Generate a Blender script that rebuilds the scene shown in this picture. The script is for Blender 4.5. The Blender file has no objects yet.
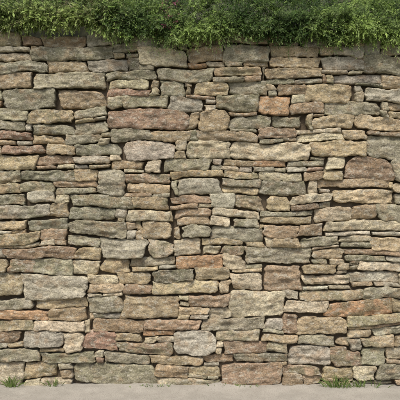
import bpy, math, random
import numpy as np
random.seed(7); rng=np.random.default_rng(11)

# ---------------------------------------------------------------- helpers
def _h(ix,iy,seed):
    v=(ix.astype(np.int64)*374761393+iy.astype(np.int64)*668265263+seed*1442695041)&0x7fffffff
    v=((v^(v>>13))*1274126177)&0x7fffffff
    v=((v^(v>>15))*1103515245)&0x7fffffff
    v=v^(v>>16)
    return (v&0xffff)/65535.0*2-1
def noise2(x,y,seed=0):
    x=np.asarray(x,float);y=np.asarray(y,float)
    ix=np.floor(x);iy=np.floor(y);fx=x-ix;fy=y-iy
    fx=fx*fx*fx*(fx*(fx*6-15)+10);fy=fy*fy*fy*(fy*(fy*6-15)+10)
    a=_h(ix,iy,seed);b=_h(ix+1,iy,seed);c=_h(ix,iy+1,seed);d=_h(ix+1,iy+1,seed)
    return (a*(1-fx)+b*fx)*(1-fy)+(c*(1-fx)+d*fx)*fy
def fbm(x,y,seed=0,o=3):
    r=0;a=1
    for i in range(o):
        r=r+a*noise2(x*2**i,y*2**i,seed+i*17);a*=0.5
    return r
def sstep(x,a,b):
    t=np.clip((x-a)/(b-a),0,1);return t*t*(3-2*t)
def lin(c):
    c=np.array(c)/255.0
    return np.where(c<=0.04045,c/12.92,((c+0.055)/1.055)**2.4)
def mesh_obj(name,V,F,mat,attrs=None,smooth=True,parent=None,k=4):
    me=bpy.data.meshes.new(name)
    V=np.asarray(V,np.float32);F=np.asarray(F,np.int32)
    me.vertices.add(len(V));me.vertices.foreach_set('co',V.ravel())
    me.loops.add(F.size);me.loops.foreach_set('vertex_index',F.ravel())
    me.polygons.add(len(F))
    me.polygons.foreach_set('loop_start',np.arange(0,F.size,k,dtype=np.int32))
    me.polygons.foreach_set('loop_total',np.full(len(F),k,np.int32))
    me.polygons.foreach_set('use_smooth',np.full(len(F),smooth,bool))
    me.update(calc_edges=True)
    for an,(typ,data) in (attrs or {}).items():
        a=me.attributes.new(an,typ,'POINT')
        key='color' if typ=='FLOAT_COLOR' else 'vector'
        a.data.foreach_set(key,np.asarray(data,np.float32).ravel())
    me.materials.append(mat)
    ob=bpy.data.objects.new(name,me);bpy.context.scene.collection.objects.link(ob)
    if parent: ob.parent=parent
    return ob

class NT:
    def __init__(s,name):
        s.m=bpy.data.materials.new(name);s.m.use_nodes=True;s.t=s.m.node_tree;s.t.nodes.clear()
        s.out=s.n('ShaderNodeOutputMaterial');s.b=s.n('ShaderNodeBsdfPrincipled')
        s.l(s.b.outputs[0],s.out.inputs[0])
    def n(s,t,**k):
        x=s.t.nodes.new(t)
        for a,b in k.items(): setattr(x,a,b)
        return x
    def l(s,a,b): s.t.links.new(a,b)
    def setin(s,i,v):
        if isinstance(v,bpy.types.NodeSocket): s.l(v,i)
        else: i.default_value=v
    def noise(s,vec,scale,detail=5,rough=0.6,colour=False):
        x=s.n('ShaderNodeTexNoise');s.l(vec,x.inputs['Vector']);x.inputs['Scale'].default_value=scale
        x.inputs['Detail'].default_value=detail;x.inputs['Roughness'].default_value=rough
        return x.outputs[1] if colour else x.outputs[0]
    def sep(s,c):
        x=s.n('ShaderNodeSeparateColor');s.l(c,x.inputs[0]);return x.outputs[0],x.outputs[1],x.outputs[2]
    def ramp(s,v,a,b,lo=0.,hi=1.):
        x=s.n('ShaderNodeMapRange');x.clamp=True;x.interpolation_type='SMOOTHSTEP'
        s.l(v,x.inputs[0])
        for i,q in zip((1,2,3,4),(a,b,lo,hi)): x.inputs[i].default_value=q
        return x.outputs[0]
    def math(s,op,a,b=0.):
        x=s.n('ShaderNodeMath',operation=op);s.setin(x.inputs[0],a);s.setin(x.inputs[1],b);return x.outputs[0]
    def mix(s,f,a,b,mode='MIX'):
        x=s.n('ShaderNodeMix',data_type='RGBA',blend_type=mode)
        s.setin(x.inputs[0],f)
        for i,v in ((6,a),(7,b)):
            if isinstance(v,bpy.types.NodeSocket): s.l(v,x.inputs[i])
            elif isinstance(v,(int,float)): x.inputs[i].default_value=(v,v,v,1)
            else: x.inputs[i].default_value=(*v,1)
        return x.outputs[2]
    def grey(s,v):
        x=s.n('ShaderNodeCombineXYZ')
        for i in range(3): s.l(v,x.inputs[i])
        return x.outputs[0]
    def vmath(s,op,a,b):
        x=s.n('ShaderNodeVectorMath',operation=op)
        s.l(a,x.inputs[0])
        if isinstance(b,bpy.types.NodeSocket): s.l(b,x.inputs[1])
        else: x.inputs[1].default_value=b
        return x.outputs[0]
    def bump(s,h,strength,dist,prev=None):
        x=s.n('ShaderNodeBump');x.inputs['Strength'].default_value=strength;x.inputs['Distance'].default_value=dist
        s.l(h,x.inputs['Height'])
        if prev is not None: s.l(prev,x.inputs['Normal'])
        return x.outputs[0]

# ---------------------------------------------------------------- materials
def stone_mat():
    m=NT('weathered_fieldstone')
    pos=m.n('ShaderNodeNewGeometry').outputs['Position']
    off=m.n('ShaderNodeAttribute',attribute_name='off').outputs['Vector']
    col=m.n('ShaderNodeAttribute',attribute_name='col').outputs['Color']
    v=m.vmath('ADD',pos,off)
    vs=m.vmath('MULTIPLY',v,(1.,1.,1.6))
    B=m.sep(m.noise(vs,16,4,.68,True))     # mid: tone, lichen, dark blotches
    C=m.sep(m.noise(v,75,2,.7,True))       # fine: grain, white specks, pits
    c=col
    c=m.mix(1.,c,m.grey(m.ramp(B[0],.3,.7,.72,1.26)),'MULTIPLY')
    c=m.mix(m.ramp(B[1],.53,.63,0,.60),c,(.53,.50,.41))
    c=m.mix(m.ramp(B[2],.54,.66,0,.55),c,(.14,.12,.09))
    c=m.mix(1.,c,m.grey(m.ramp(C[0],.25,.75,.76,1.24)),'MULTIPLY')
    c=m.mix(m.ramp(C[1],.59,.68,0,.5),c,(.64,.62,.54))
    c=m.mix(m.ramp(C[2],.58,.68,0,.5),c,(.10,.085,.065))
    m.l(c,m.b.inputs['Base Color']);m.b.inputs['Roughness'].default_value=.95
    m.b.inputs['Specular IOR Level'].default_value=.15
    m.l(m.bump(m.noise(vs,18,5,.74),1.,.038),m.b.inputs['Normal'])
    return m.m
def simple_ground(name,c1,c2,c3,scale,grit=True):
    m=NT(name);pos=m.n('ShaderNodeNewGeometry').outputs['Position']
    a=m.noise(pos,scale,4,.65);c=m.mix(m.ramp(a,.35,.65),c1,c2)
    g=m.noise(pos,110,3,.8);c=m.mix(m.ramp(g,.50,.64,0,.7),c,c3)
    m.l(c,m.b.inputs['Base Color']);m.b.inputs['Roughness'].default_value=.95
    m.l(m.bump(g,.8,.01),m.b.inputs['Normal'])
    return m.m
def leaf_mat(name,trans=.35):
    m=NT(name)
    c=m.n('ShaderNodeAttribute',attribute_name='col').outputs['Color']
    m.l(c,m.b.inputs['Base Color']);m.b.inputs['Roughness'].default_value=.5
    m.b.inputs['Specular IOR Level'].default_value=.35
    t=m.n('ShaderNodeBsdfTranslucent');m.l(c,t.inputs[0])
    x=m.n('ShaderNodeMixShader');x.inputs[0].default_value=trans
    m.l(m.b.outputs[0],x.inputs[1]);m.l(t.outputs[0],x.inputs[2]);m.l(x.outputs[0],m.out.inputs[0])
    return m.m
STONE=stone_mat()
SOIL=simple_ground('dry_soil',(.09,.07,.046),(.14,.11,.075),(.05,.038,.026),12)
DARK=simple_ground('bank_soil',(.03,.035,.016),(.05,.05,.025),(.02,.02,.01),12)
ROAD=simple_ground('pale_worn_road',(.36,.34,.295),(.43,.405,.355),(.22,.205,.18),4)
LAND=simple_ground('field_ground',(.09,.10,.045),(.12,.12,.06),(.06,.06,.03),2)
LEAF=leaf_mat('leaf')

# ---------------------------------------------------------------- stone layout (plan of the wall, units = cm)
S="""108 187 110 131 r;232 285 292 319 p;96 124 170 197 g;122 176 296 319 t;345 391 157 180 b;5 59 88 107 G;34 104 72 91 g
176 216 330 354 l;287 331 345 366 l;21 88 277 299 l;93 145 311 333 b;84 115 334 354 r;263 302 269 291 b;246 314 247 266 g
259 289 95 114 o;219 281 362 385 b;187 232 142 161 p;305 354 84 102 t;366 400 138 156 g;232 311 143 160 p;297 347 315 335 t;326 389 300 315 o;175 221 257 270 o
0 20 33 46 t;20 86 34 45 b;86 127 29 43 l;0 31 48 61 l;31 113 45 59 g;0 47 61 73 g;47 87 59 72 t;87 127 58 71 l;0 34 73 88 t
59 106 91 107 t;0 26 107 118 g;26 74 107 120 t;74 107 107 120 g;0 32 118 128 g;32 107 120 132 g;0 32 128 141 r;32 64 132 143 t
64 110 132 143 g;6 45 141 153 r;45 75 143 155 t;75 120 143 155 g;0 36 153 168 t;36 74 155 168 b;74 109 155 169 l;18 78 168 181 G
78 96 169 181 t;0 18 168 182 g;18 53 181 192 p;0 18 182 193 t;53 95 181 197 b;0 25 193 204 g;25 69 192 205 l;69 130 197 209 g
0 48 205 219 l;48 72 205 220 t;72 117 209 222 g;0 27 219 231 t;27 67 220 232 g;67 135 222 238 g;0 40 231 246 t;40 67 232 247 b
7 75 247 260 b;75 100 248 261 t;67 100 238 248 g;0 35 260 275 t;35 76 260 276 g;76 102 261 275 p;0 21 275 298 t;88 120 285 298 t
0 32 299 310 g;32 86 299 309 t;86 122 298 311 g;0 48 310 321 o;48 93 309 321 b;33 93 321 333 p;0 33 321 332 t;22 65 333 350 l
0 22 332 349 b;65 84 333 352 p;0 41 350 363 g;41 95 353 365 G;0 23 363 381 p;23 72 365 377 t;72 155 366 384 g
113 140 44 58 g;128 187 52 66 p;187 226 50 66 t;106 154 71 81 g;155 214 66 80 g;214 258 66 80 t;106 150 81 96 p;150 185 80 97 g
185 226 80 91 t;226 266 80 94 g;124 169 97 110 g;169 214 97 111 l;214 258 94 111 G;188 229 111 130 t;229 273 112 125 g
108 150 131 143 g;150 187 131 142 t;199 256 130 142 t;121 186 147 161 l;110 144 161 172 t;144 163 162 173 p;163 222 161 173 g
124 171 173 183 b;124 170 183 198 t;171 222 180 196 l;222 260 181 195 g;171 222 173 180 t;130 170 198 210 t;170 211 197 211 b;211 234 196 210 l
117 174 210 222 p;174 210 211 227 b;210 261 211 228 p;136 184 223 239 t;184 212 228 240 g;212 266 228 241 g
100 146 239 258 l;146 202 240 256 p;202 246 241 257 t;102 132 258 274 t;132 175 256 272 g;221 246 258 271 p
90 118 274 285 p;118 150 273 284 t;150 193 272 282 G;193 231 271 283 t;148 216 283 296 t;216 263 277 292 p;177 232 296 307 b
177 208 307 318 t;208 232 307 318 p;146 202 319 330 b;202 262 317 330 g;116 145 333 343 t;145 176 331 343 o;116 176 343 356 b;216 263 330 342 p
216 267 342 354 b;95 151 356 367 g;151 203 355 365 t;156 188 365 378 b;188 219 364 377 t;155 219 377 385 p;203 234 354 364 b
226 270 48 64 g;270 321 50 66 t;321 363 60 74 l;363 400 58 72 g;258 328 70 83 t;328 382 74 87 l;382 400 72 87 t
266 305 84 96 b;354 400 87 101 l;289 324 97 110 b;324 387 102 116 g;387 400 101 114 t;273 311 111 126 G;311 353 116 128 t;353 400 117 130 t
259 296 126 142 b;296 341 128 141 p;341 366 128 141 t;311 366 141 157 t;254 287 160 171 o;222 254 161 173 t;287 326 158 172 g;326 345 158 169 p
391 400 157 180 g;320 345 169 181 t;260 303 171 181 p;260 320 181 195 G;320 390 181 190 t;234 291 195 210 t;291 332 195 209 p;332 391 190 207 t
261 313 210 222 g;313 354 207 222 p;354 378 208 222 t;378 400 207 222 g;266 326 223 236 b;326 400 222 236 p;266 301 236 247 t;301 341 237 249 g
341 373 237 250 p;373 400 237 251 t;314 346 250 264 t;346 400 251 263 b;302 350 265 276 t;350 400 264 274 p;302 348 276 291 p;348 396 274 289 l
286 326 300 314 p;300 362 291 300 t;362 400 289 301 g;285 297 314 334 b;347 400 315 328 t;262 297 331 343 t;297 347 335 345 g
267 287 343 354 p;331 361 337 350 l;331 361 350 364 b;361 391 336 347 t;361 386 347 362 g;386 400 347 362 p;234 287 354 363 G
281 321 366 384 b;321 352 365 379 t;352 376 362 378 p;376 400 362 378 g;347 400 328 337 t"""
X0,X1,Y0,Y1=-260,660,33,386
H,W=Y1-20,X1-X0
occ=np.zeros((H,W),bool)
stones=[]
def put(x0,x1,y0,y1,c):
    occ[y0-20:y1-20,x0-X0:x1-X0]=True; stones.append([x0,x1,y0,y1,c])
nkey=0
for li_,line in enumerate(S.split('\n')):
  for tok in line.split(';'):
    a=tok.split();x0,x1,y0,y1=map(int,a[:4]);y1=min(y1,Y1);c=a[4]
    if x1==400: x1=400+random.randint(0,25)
    if x0==0: x0=-random.randint(0,25)
    while x1-x0>6 and y1-y0>5:
        r=occ[y0-20:y1-20,x0-X0:x1-X0]
        if not r.any(): break
        e=[r[0].mean(),r[-1].mean(),r[:,0].mean(),r[:,-1].mean()]
        k=int(np.argmax(e)) if max(e)>0 else 2
        if k==0:y0+=1
        elif k==1:y1-=1
        elif k==2:x0+=1
        else:x1-=1
    if x1-x0>6 and y1-y0>5: put(x0,x1,y0,y1,c)
  if li_==2: nkey=len(stones)
def expand(lst,n):
    for _ in range(n):
        for s in lst:
            x0,x1,y0,y1,_c=s
            if y0>34 and not occ[y0-21,x0-X0:x1-X0].any(): occ[y0-21,x0-X0:x1-X0]=True;y0-=1
            if y1<Y1 and not occ[y1-20,x0-X0:x1-X0].any(): occ[y1-20,x0-X0:x1-X0]=True;y1+=1
            if x0>X0 and not occ[y0-20:y1-20,x0-X0-1].any(): occ[y0-20:y1-20,x0-X0-1]=True;x0-=1
            if x1<X1 and not occ[y0-20:y1-20,x1-X0].any(): occ[y0-20:y1-20,x1-X0]=True;x1+=1
            s[:4]=[x0,x1,y0,y1]
expand(stones,3)
for s in stones[:nkey]: s.append(True)
def fill():
    for y in range(Y1-1,Y0-1,-1):
        row=occ[y-20]
        x=0
        while x<W:
            if row[x]: x+=1;continue
            e=x
            while e<W and not row[e]: e+=1
            run=e-x
            w=int(np.clip(random.gauss(36,13),15,72))
            if run-w<11: w=run
            if w>75: w=w//2
            ext=[]
            for xx in range(x,x+w):
                k=0
                while k<30 and y-k>=Y0 and not occ[y-k-20,xx]: k+=1
                ext.append(k)
            hgt=min(ext[:max(4,min(w,10))])
            if hgt>17:
                t=random.choice([9,10,11,12,12,13,14,15,18])
                if hgt-t<7: t=hgt if hgt<20 else hgt//2
                hgt=t
            w2=0
            while w2<w and ext[w2]>=hgt: w2+=1
            w=max(w2,1)
            put(x+X0,x+X0+w,y-hgt+1,y+1,None)
            x+=w
fill()
out=[]
for s in stones:
    key=len(s)>5;x0,x1,y0,y1,c=s[:5];w=x1-x0;h=y1-y0
    if key: out.append([x0,x1,y0,y1,c]);continue
    q=random.random();c2=lambda: c if random.random()<.35 else None
    if h>=13 and w>30 and q<.12:
        k=y0+int(h*random.uniform(.38,.62));out+= [[x0,x1,y0,k,c],[x0,x1,k,y1,c2()]]
        if random.random()<.5:
            z=out.pop();m_=x0+int(w*random.uniform(.35,.65));out+=[[x0,m_,z[2],z[3],z[4]],[m_,x1,z[2],z[3],c2()]]
    elif h>=10 and w>34 and q<.27:
        d=random.randint(7,12)
        if random.random()<.5: out.append([x0,x1-d,y0,y1,c]);a_,b_=x1-d,x1
        else: out.append([x0+d,x1,y0,y1,c]);a_,b_=x0,x0+d
        if random.random()<.5:
            k=y0+h//2+random.randint(-1,1);out+=[[a_,b_,y0,k,None],[a_,b_,k,y1,None]]
        else: out.append([a_,b_,y0,y1,None])
    elif w>50 and q<.38:
        m_=x0+int(w*random.uniform(.35,.65));out+=[[x0,m_,y0,y1,c],[m_,x1,y0,y1,c2()]]
    elif w>26 and q<.5 and h>=12:
        k=random.choice([4,5]);m_=x0+int(w*random.uniform(.4,.7))
        out+=[[x0,x1,y0,y1-k,c],[x0,m_,y1-k,y1,None],[m_,x1,y1-k,y1,None]]
    else: out.append([x0,x1,y0,y1,c])
big=[s for s in out if min(s[1]-s[0],s[3]-s[2])>=3]
occ[:]=False
for s in big: occ[s[2]-20:s[3]-20,s[0]-X0:s[1]-X0]=True
expand(big,5)
stones=big

# ---------------------------------------------------------------- stone meshes
PAL={'p':(204,192,164),'t':(186,169,138),'g':(169,163,140),'G':(141,136,116),'b':(168,147,122),'o':(186,152,118),'r':(163,138,118),'l':(185,178,160)}
keys='ptgGborl';wts=[26,28,17,6,12,2,2,16]
def axis(half,step):
    e=[0,.25,.6,1.1,1.8,2.7]
    e=[q for q in e if q<half*.8]
    n=max(2,int(round((2*(half-e[-1]))/step)))
    mid=np.linspace(-(half-e[-1]),half-e[-1],n+1)
    return np.concatenate([[-(half-q) for q in e[:-1]],mid,[(half-q) for q in reversed(e[:-1])]])
def warp(px,py):
    wx=1.8*noise2(px/45,py/30,3)+.9*noise2(px/15,py/11,4)
    wy=2.8*noise2(px/70,py/40,5)+1.3*noise2(px/24,py/18,6)
    return px+wx,py+wy
Vs=[];Fs=[];Cs=[];Os=[];base=0
for si,(x0,x1,y0,y1,c) in enumerate(stones):
    w=x1-x0;h=y1-y0;cx=(x0+x1)/2;cy=(y0+y1)/2
    infr=(-30<cx<430);step=1.0 if infr else 2.6
    a=w/2-random.uniform(.0,.5);b=h/2-random.uniform(-.1,.35)*min(1,h/9)
    ax=axis(a,step);ay=axis(b,step)
    X,Y=np.meshgrid(ax,ay)
    R=np.zeros_like(X);m=min(a,b)
    for sx in (0,1):
        for sy in (0,1):
            r=m*random.choice([.1,.16,.22,.3,.45,.75])
            R[((X>0)==bool(sx))&((Y>0)==bool(sy))]=r
    rx=np.minimum(R*random.uniform(.9,1.7),a*.9)
    dx=np.clip((np.abs(X)-(a-rx))/rx,0,1);dy=np.clip((np.abs(Y)-(b-R))/R,0,1)
    hyp=np.hypot(dx,dy);mx=np.maximum(dx,dy);f=np.where((dx>0)&(dy>0),mx/np.maximum(hyp,1e-6),1)
    D=np.where((dx>0)&(dy>0),(1-mx)*np.minimum(R,rx),np.minimum(a-np.abs(X),b-np.abs(Y)))
    Xr=np.sign(X)*np.where((dx>0)&(dy>0),(a-rx)+dx*f*rx,np.abs(X))
    Yr=np.sign(Y)*np.where((dx>0)&(dy>0),(b-R)+dy*f*R,np.abs(Y))
    u=Xr/a;v=Yr/b
    j=rng.normal(0,1,(4,2))*np.array([1.6*min(1.5,h/11),.75*min(1.6,h/11)])
    j=np.clip(j,-3.0,3.0)
    k=[(1-u)*(1-v)/4,(1+u)*(1-v)/4,(1-u)*(1+v)/4,(1+u)*(1+v)/4]
    Xq=Xr+sum(k[i]*j[i,0] for i in range(4));Yq=Yr+sum(k[i]*j[i,1] for i in range(4))
    sc_=min(1,h/9)
    Xq+=np.abs(u)*1.0*noise2(Y/3.5+si*7.1,u*0+sum(divmod(si,7)),21)+.4*noise2(X/2.2,Y/2.2+si,22)
    Yq+=sc_*np.abs(v)*(.9*noise2(X/9+si*3.7,np.sign(v)*3.3,23)+.55*noise2(X/3+si*1.7,np.sign(v)*5.3,24))
    # face relief
    e=random.uniform(.7,2.1);q=1-np.clip(D/e,0,1)
    edge=e*1.3*(1-np.sqrt(np.clip(1-q*q,0,1)))
    Z=rng.normal(0,1.15)+np.zeros_like(X)
    Z+=rng.normal(0,.03)*Xr+rng.normal(0,.10)*Yr
    Z+=random.uniform(0,.9)*(1-u*u)*(1-v*v)
    Z+=1.1*fbm(Xr/15+si*9.3,Yr/8+si*2.1,31,2)*min(1,h/12)
    Z+=.65*fbm(Xr/5+si*4.3,Yr/3.4+si*5.1,33,3)
    s0=noise2(Xr/18+si*1.9,Yr/4+si*8.1,41)
    Z+=.55*np.tanh(s0*6)*random.choice([0,.5,1,1.3])
    for _ in range(random.choice([1,2,3,4])):
        th=random.uniform(0,2*math.pi);cxn,cyn=math.cos(th)*.5,math.sin(th)
        sup=abs(cxn)*a+abs(cyn)*b
        d=(cxn*Xr+cyn*Yr)-sup*random.uniform(.4,.85)
        Z=np.minimum(Z,np.mean(Z)+.8-d*random.uniform(.25,.7)+.35*noise2(Xr/3,Yr/3+si,51))
    Z-=edge
    px,py=warp(cx+Xq,cy+Yq)
    ny,nx=X.shape
    idx=np.arange(ny*nx).reshape(ny,nx)
    ring=np.concatenate([idx[0,:],idx[1:,-1],idx[-1,-2::-1],idx[-2:0:-1,0]])
    P=np.stack([px.ravel(),py.ravel(),Z.ravel()],1)
    c0=P[ring].mean(0)
    r1=P[ring].copy();r1[:,2]=r1[:,2]-2.5;r1[:,:2]+=(c0[:2]-r1[:,:2])*np.array([.01,.02])
    r2=P[ring].copy();r2[:,2]=-22;r2[:,:2]+=(c0[:2]-r2[:,:2])*np.array([.04,.14])
    n0=len(P);nr=len(ring)
    P=np.concatenate([P,r1,r2])
    F=np.stack([idx[:-1,:-1],idx[1:,:-1],idx[1:,1:],idx[:-1,1:]],-1).reshape(-1,4)
    rr=np.arange(nr);rn=(rr+1)%nr
    F1=np.stack([ring[rr],ring[rn],n0+rn,n0+rr],-1)
    F2=np.stack([n0+rr,n0+rn,n0+nr+rn,n0+nr+rr],-1)
    F=np.concatenate([F,F1,F2])
    Vw=np.stack([(P[:,0]-200)/100,-P[:,2]/100,(385-P[:,1])/100],1)
    Vs.append(Vw);Fs.append(F+base);base+=len(P)
    # mineral colour: base tone, iron staining, algae film (varies over each stone)
    if c is None: c=random.choices(keys,wts)[0]
    col=lin(PAL[c])*random.uniform(.76,1.12)*(1+rng.normal(0,.015,3))
    mossy={'g':.6,'G':.8,'l':.35}.get(c,.25)*random.uniform(.3,1.3)
    if random.random()<.15: mossy=1
    gx=P[:,0]+si*13.7;gy=P[:,1]+si*5.9
    CC=col[None,:]*(1+.24*np.clip(fbm(gx/11,gy/7,201,3),-1.1,1.1))[:,None]
    fr=(sstep(fbm(gx/9,gy/7,211,4),.15,.95)*.5)[:,None];CC=CC*(1-fr)+np.array([[.37,.26,.155]])*fr
    fm=(sstep(fbm(gx/8,gy/6,221,4),-.15,.6)*min(mossy,1)*.65)[:,None];CC=CC*(1-fm)+np.array([[.20,.20,.125]])*fm
    Cs.append(np.concatenate([CC,np.ones((len(P),1))],1))
    Os.append(np.tile(rng.uniform(-30,30,3),(len(P),1)))
wall=mesh_obj('dry_stone_wall',np.concatenate(Vs),np.concatenate(Fs),STONE,
    {'col':('FLOAT_COLOR',np.concatenate(Cs)),'off':('FLOAT_VECTOR',np.concatenate(Os))})
def box(name,x0,x1,y0,y1,z0,z1,mat,parent=None):
    v=[(x0,y0,z0),(x1,y0,z0),(x1,y1,z0),(x0,y1,z0),(x0,y0,z1),(x1,y0,z1),(x1,y1,z1),(x0,y1,z1)]
    f=[(0,3,2,1),(4,5,6,7),(0,1,5,4),(1,2,6,5),(2,3,7,6),(3,0,4,7)]
    return mesh_obj(name,v,f,mat,smooth=False,parent=parent)
box('soil_core',-4.55,4.55,.075,.5,-.1,3.46,SOIL,parent=wall)

# ---------------------------------------------------------------- ground
def grid(name,x0,x1,y0,y1,nx,ny,zf,mat):
    X,Y=np.meshgrid(np.linspace(x0,x1,nx),np.linspace(y0,y1,ny));Z=zf(X,Y)
    idx=np.arange(nx*ny).reshape(ny,nx)
    F=np.stack([idx[:-1,:-1],idx[:-1,1:],idx[1:,1:],idx[1:,:-1]],-1).reshape(-1,4)
    return mesh_obj(name,np.stack([X.ravel(),Y.ravel(),Z.ravel()],1),F,mat)
grid('ground',-400,400,-400,400,9,9,lambda X,Y:X*0-.03,LAND)
grid('road',-5,5,-4.5,.12,400,200,lambda X,Y:-.012+.004*fbm(X*3,Y*3,71,3)+.016*np.clip((Y+.20)/.2,0,1)*(1+noise2(X*5,Y*9,72)),ROAD)
def bankz(X,Y): return 3.36+np.clip(Y-.05,0,3)*.62+.05*fbm(X*2,Y*2,77,3)
grid('earth_bank',-5,5,.1,4,120,60,bankz,DARK)

# ---------------------------------------------------------------- leaves
def leaves(P,D,N,L,Wd,fold=.25,droop=.25,segs=2):
    n=len(P)
    D=D/np.linalg.norm(D,axis=1,keepdims=True)
    S=np.cross(D,N);S/=np.maximum(np.linalg.norm(S,axis=1,keepdims=True),1e-6)
    U=np.cross(S,D)
    prof=[(0,.12),(.45,1.),(1.,.08)] if segs==2 else [(0,.9),(.35,1.),(.7,.7),(1.,.05)]
    rows=[]
    for t,wd in prof:
        c=P+D*(L*t)[:,None]-np.array([0,0,1])*(L*droop*t*t)[:,None]
        hw=(Wd*wd/2)[:,None]
        rows.append(np.stack([c-S*hw+U*hw*fold,c,c+S*hw+U*hw*fold],1))
    A=np.stack(rows,1)
    k=len(prof);V=A.reshape(-1,3)
    b=np.arange(n)[:,None]*(k*3)
    F=[]
    for r in range(k-1):
        for s in range(2):
            o=r*3+s
            F.append(np.stack([b[:,0]+o,b[:,0]+o+1,b[:,0]+o+4,b[:,0]+o+3],-1))
    return V,np.concatenate(F),k*3
def nrm(v): return v/np.maximum(np.linalg.norm(v,axis=1,keepdims=True),1e-6)
def hang(xpx):
    return np.interp(xpx,[-260,0,20,60,75,100,118,150,175,205,230,260,300,350,400,660],
                        [30,30,31,29,28,29,34,37,40,36,36,39,40,41,39,39])+2.6*noise2(xpx/13,xpx*0,66)+1.5*noise2(xpx/5,xpx*0,67)
def shell(x,t,lump=1.):
    lip=(385-hang(x*100+200))/100
    K=[0,.12,.3,.5,1.]
    y=np.interp(t,K,[-.06,-.13,-.08,.1,1.25]);z=lip+np.interp(t,K,[-.02,.06,.2,.36,1.05])
    n=np.stack([0*x,np.interp(t,K,[-.8,-.9,-.8,-.6,-.5]),np.interp(t,K,[-.5,0,.5,.8,.85])],1)
    lp=.09*fbm(x*4.5,t*7,91,3)*lump
    p=np.stack([x,y,z],1)+nrm(n)*lp[:,None]
    return p,nrm(n),lp
def sprigs(ns,xr,tr,leafL,leafW,slen,nl,c1,c2,seed,tpow=1.1):
    r=np.random.default_rng(seed)
    x=r.uniform(*xr,ns);t=tr[0]+(tr[1]-tr[0])*r.uniform(0,1,ns)**tpow
    p,n,lp=shell(x,t)
    p=p-n*(r.uniform(0,.13,ns)**1)[:,None]
    d=nrm(n*.7+r.normal(0,.55,(ns,3))+np.array([0,0,.35])*(r.uniform(-.8,1.4,ns))[:,None])
    sl=slen*r.uniform(.6,1.6,ns)
    f=np.clip(.46+.6*fbm(x*2.3+3,t*5,95,3)+r.normal(0,.24,ns)+lp*3.5,0,1)[:,None]
    col=np.array(c1)*(1-f)+np.array(c2)*f
    LP=[];LD=[];LN=[];LL=[];LW=[];LC=[]
    for i in range(nl):
        s=(i+.5)/nl
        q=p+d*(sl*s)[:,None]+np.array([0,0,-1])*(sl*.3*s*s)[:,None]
        side=r.normal(0,1,(ns,3));side-=d*(side*d).sum(1)[:,None];side=nrm(side)
        LP.append(q);LD.append(nrm(side+d*(.3+.9*s)+r.normal(0,.15,(ns,3))))
        LN.append(nrm(d+np.array([0,-.3,.8])+r.normal(0,.3,(ns,3))))
        LL.append(leafL*r.uniform(.6,1.25,ns)*(1.1-.5*s));LW.append(leafW*r.uniform(.7,1.25,ns)*(1.1-.4*s))
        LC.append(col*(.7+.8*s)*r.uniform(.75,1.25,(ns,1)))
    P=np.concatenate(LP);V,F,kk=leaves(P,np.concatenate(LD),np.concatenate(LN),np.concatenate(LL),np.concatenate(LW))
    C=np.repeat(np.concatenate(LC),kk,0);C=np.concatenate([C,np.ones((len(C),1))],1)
    return V,F,C
def merge(parts):
    b=0;VV=[];FF=[];CC=[]
    for V,F,C in parts: VV.append(V);FF.append(F+b);CC.append(C);b+=len(V)
    return np.concatenate(VV),np.concatenate(FF),np.concatenate(CC)
def blades(ns,base,dirs,L,Wd,droop,c1,c2,r):
    V,F,kk=leaves(base,dirs,nrm(r.normal(0,1,(ns,3))+np.array([0,-1,0])),L,Wd,fold=.3,droop=droop,segs=3)
    f=r.uniform(0,1,(ns,1));C=(np.array(c1)*(1-f)+np.array(c2)*f)*r.uniform(.8,1.2,(ns,1))
    C=np.repeat(C,kk,0);return V,F,np.concatenate([C,np.ones((len(C),1))],1)
g1=(.040,.078,.018);g2=(.21,.30,.075)
parts=[sprigs(7000,(-.90,2.3),(0,.8),.027,.011,.10,15,g1,g2,1),
       sprigs(1000,(2.3,4.6),(0,1),.036,.016,.11,12,g1,g2,2),
       sprigs(1400,(-.86,2.3),(0,.5),.05,.006,.14,12,(.07,.12,.03),(.26,.35,.12),3),
       sprigs(700,(-.9,2.3),(0,.7),.042,.024,.08,8,(.08,.15,.03),(.28,.38,.10),14),
       sprigs(110,(-.42,-.2),(.1,.6),.024,.015,.06,6,(.32,.08,.15),(.48,.17,.24),4)]
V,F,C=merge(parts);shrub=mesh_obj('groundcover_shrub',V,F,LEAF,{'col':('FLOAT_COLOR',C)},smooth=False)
r=np.random.default_rng(5)
def grassbank(ns,xr,Lr,wr,c1,c2,dr,t0=0.08,t1=1.):
    x=r.uniform(*xr,ns);t=t0+(t1-t0)*r.uniform(0,1,ns)**1.1
    p,n,lp=shell(x,t,.7);p=p-n*r.uniform(0,.1,ns)[:,None]
    d=nrm(np.array([0,-.3,.6])+r.normal(0,.6,(ns,3)))
    return blades(ns,p,d,r.uniform(*Lr,ns),r.uniform(*wr,ns),dr,c1,c2,r)
parts=[sprigs(2900,(-2.3,-.8),(0.0,.8),.028,.016,.08,11,(.06,.10,.025),(.26,.33,.10),8),
       sprigs(800,(-4.6,-2.3),(0.05,1),.036,.022,.10,10,(.05,.09,.025),(.22,.28,.09),9),
       sprigs(260,(-2.3,-.8),(0.0,.6),.055,.030,.08,7,(.12,.19,.04),(.30,.40,.12),19),
       grassbank(4600,(-2.3,-.75),(.06,.17),(.004,.009),(.11,.16,.04),(.34,.40,.17),.6,.05),
       grassbank(2200,(-2.3,-.75),(.05,.16),(.003,.006),(.34,.30,.18),(.54,.49,.31),.5,.0),
       grassbank(1600,(-4.6,-2.3),(.08,.20),(.005,.010),(.10,.15,.04),(.30,.35,.14),.8)]
V,F,C=merge(parts);mesh_obj('grass',V,F,LEAF,{'col':('FLOAT_COLOR',C)},smooth=False)
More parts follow.
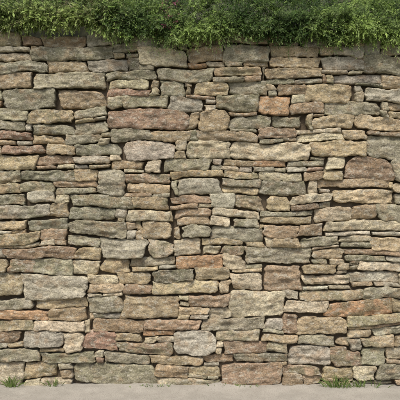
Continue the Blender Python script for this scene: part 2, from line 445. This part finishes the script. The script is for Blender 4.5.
def tuft(name,xpx,y,n,hgt,spread,c1=(.08,.14,.03),c2=(.24,.33,.10)):
    x=(xpx-200)/100
    b=np.stack([x+r.normal(0,spread,n),y+r.normal(0,.015,n),np.full(n,.0)],1)
    d=nrm(np.stack([(b[:,0]-x)/spread*.3+r.normal(0,.25,n),-.1+r.normal(0,.3,n),np.ones(n)],1))
    V,F,C=blades(n,b,d,hgt*r.uniform(.4,1.2,n),r.uniform(.004,.009,n),.35,c1,c2,r)
    return mesh_obj(name,V,F,LEAF,{'col':('FLOAT_COLOR',C)},smooth=False)
tuft('grass_tuft',13,-.06,50,.20,.035)
tuft('grass_tuft',54,-.06,30,.14,.03)
tuft('grass_tuft',336,-.07,80,.19,.06)
tuft('grass_tuft',360,-.07,50,.13,.08)
tuft('grass_tuft',150,-.05,35,.05,.12)
tuft('grass_tuft',238,-.05,25,.05,.12)

# ---------------------------------------------------------------- light & camera
sc=bpy.context.scene
w=bpy.data.worlds.new('World');sc.world=w;w.use_nodes=True;nt=w.node_tree
sky=nt.nodes.new('ShaderNodeTexSky');sky.sky_type='NISHITA';sky.sun_disc=False
el,az=math.radians(54),math.radians(198)
sky.sun_elevation=el;sky.sun_rotation=az;sky.dust_density=4
bg=nt.nodes['Background'];bg.inputs[1].default_value=.15;nt.links.new(sky.outputs[0],bg.inputs[0])
L=bpy.data.lights.new('sun','SUN');L.energy=3.0;L.angle=math.radians(12);L.color=(1,.93,.82)
so=bpy.data.objects.new('sun',L);sc.collection.objects.link(so)
from mathutils import Vector
sd=Vector((math.sin(az)*math.cos(el),math.cos(az)*math.cos(el),math.sin(el)))
so.rotation_euler=sd.to_track_quat('Z','Y').to_euler()
cd=bpy.data.cameras.new('camera');cam=bpy.data.objects.new('camera',cd);sc.collection.objects.link(cam)
cam.location=(0,-6.0,1.85);cam.rotation_euler=(math.radians(90),0,0);cd.lens=54;cd.sensor_width=36
cd.clip_end=2000;sc.camera=cam
sc.view_settings.view_transform='Standard';sc.view_settings.look='None';sc.view_settings.exposure=0
print('stones',len(stones),'verts',base)
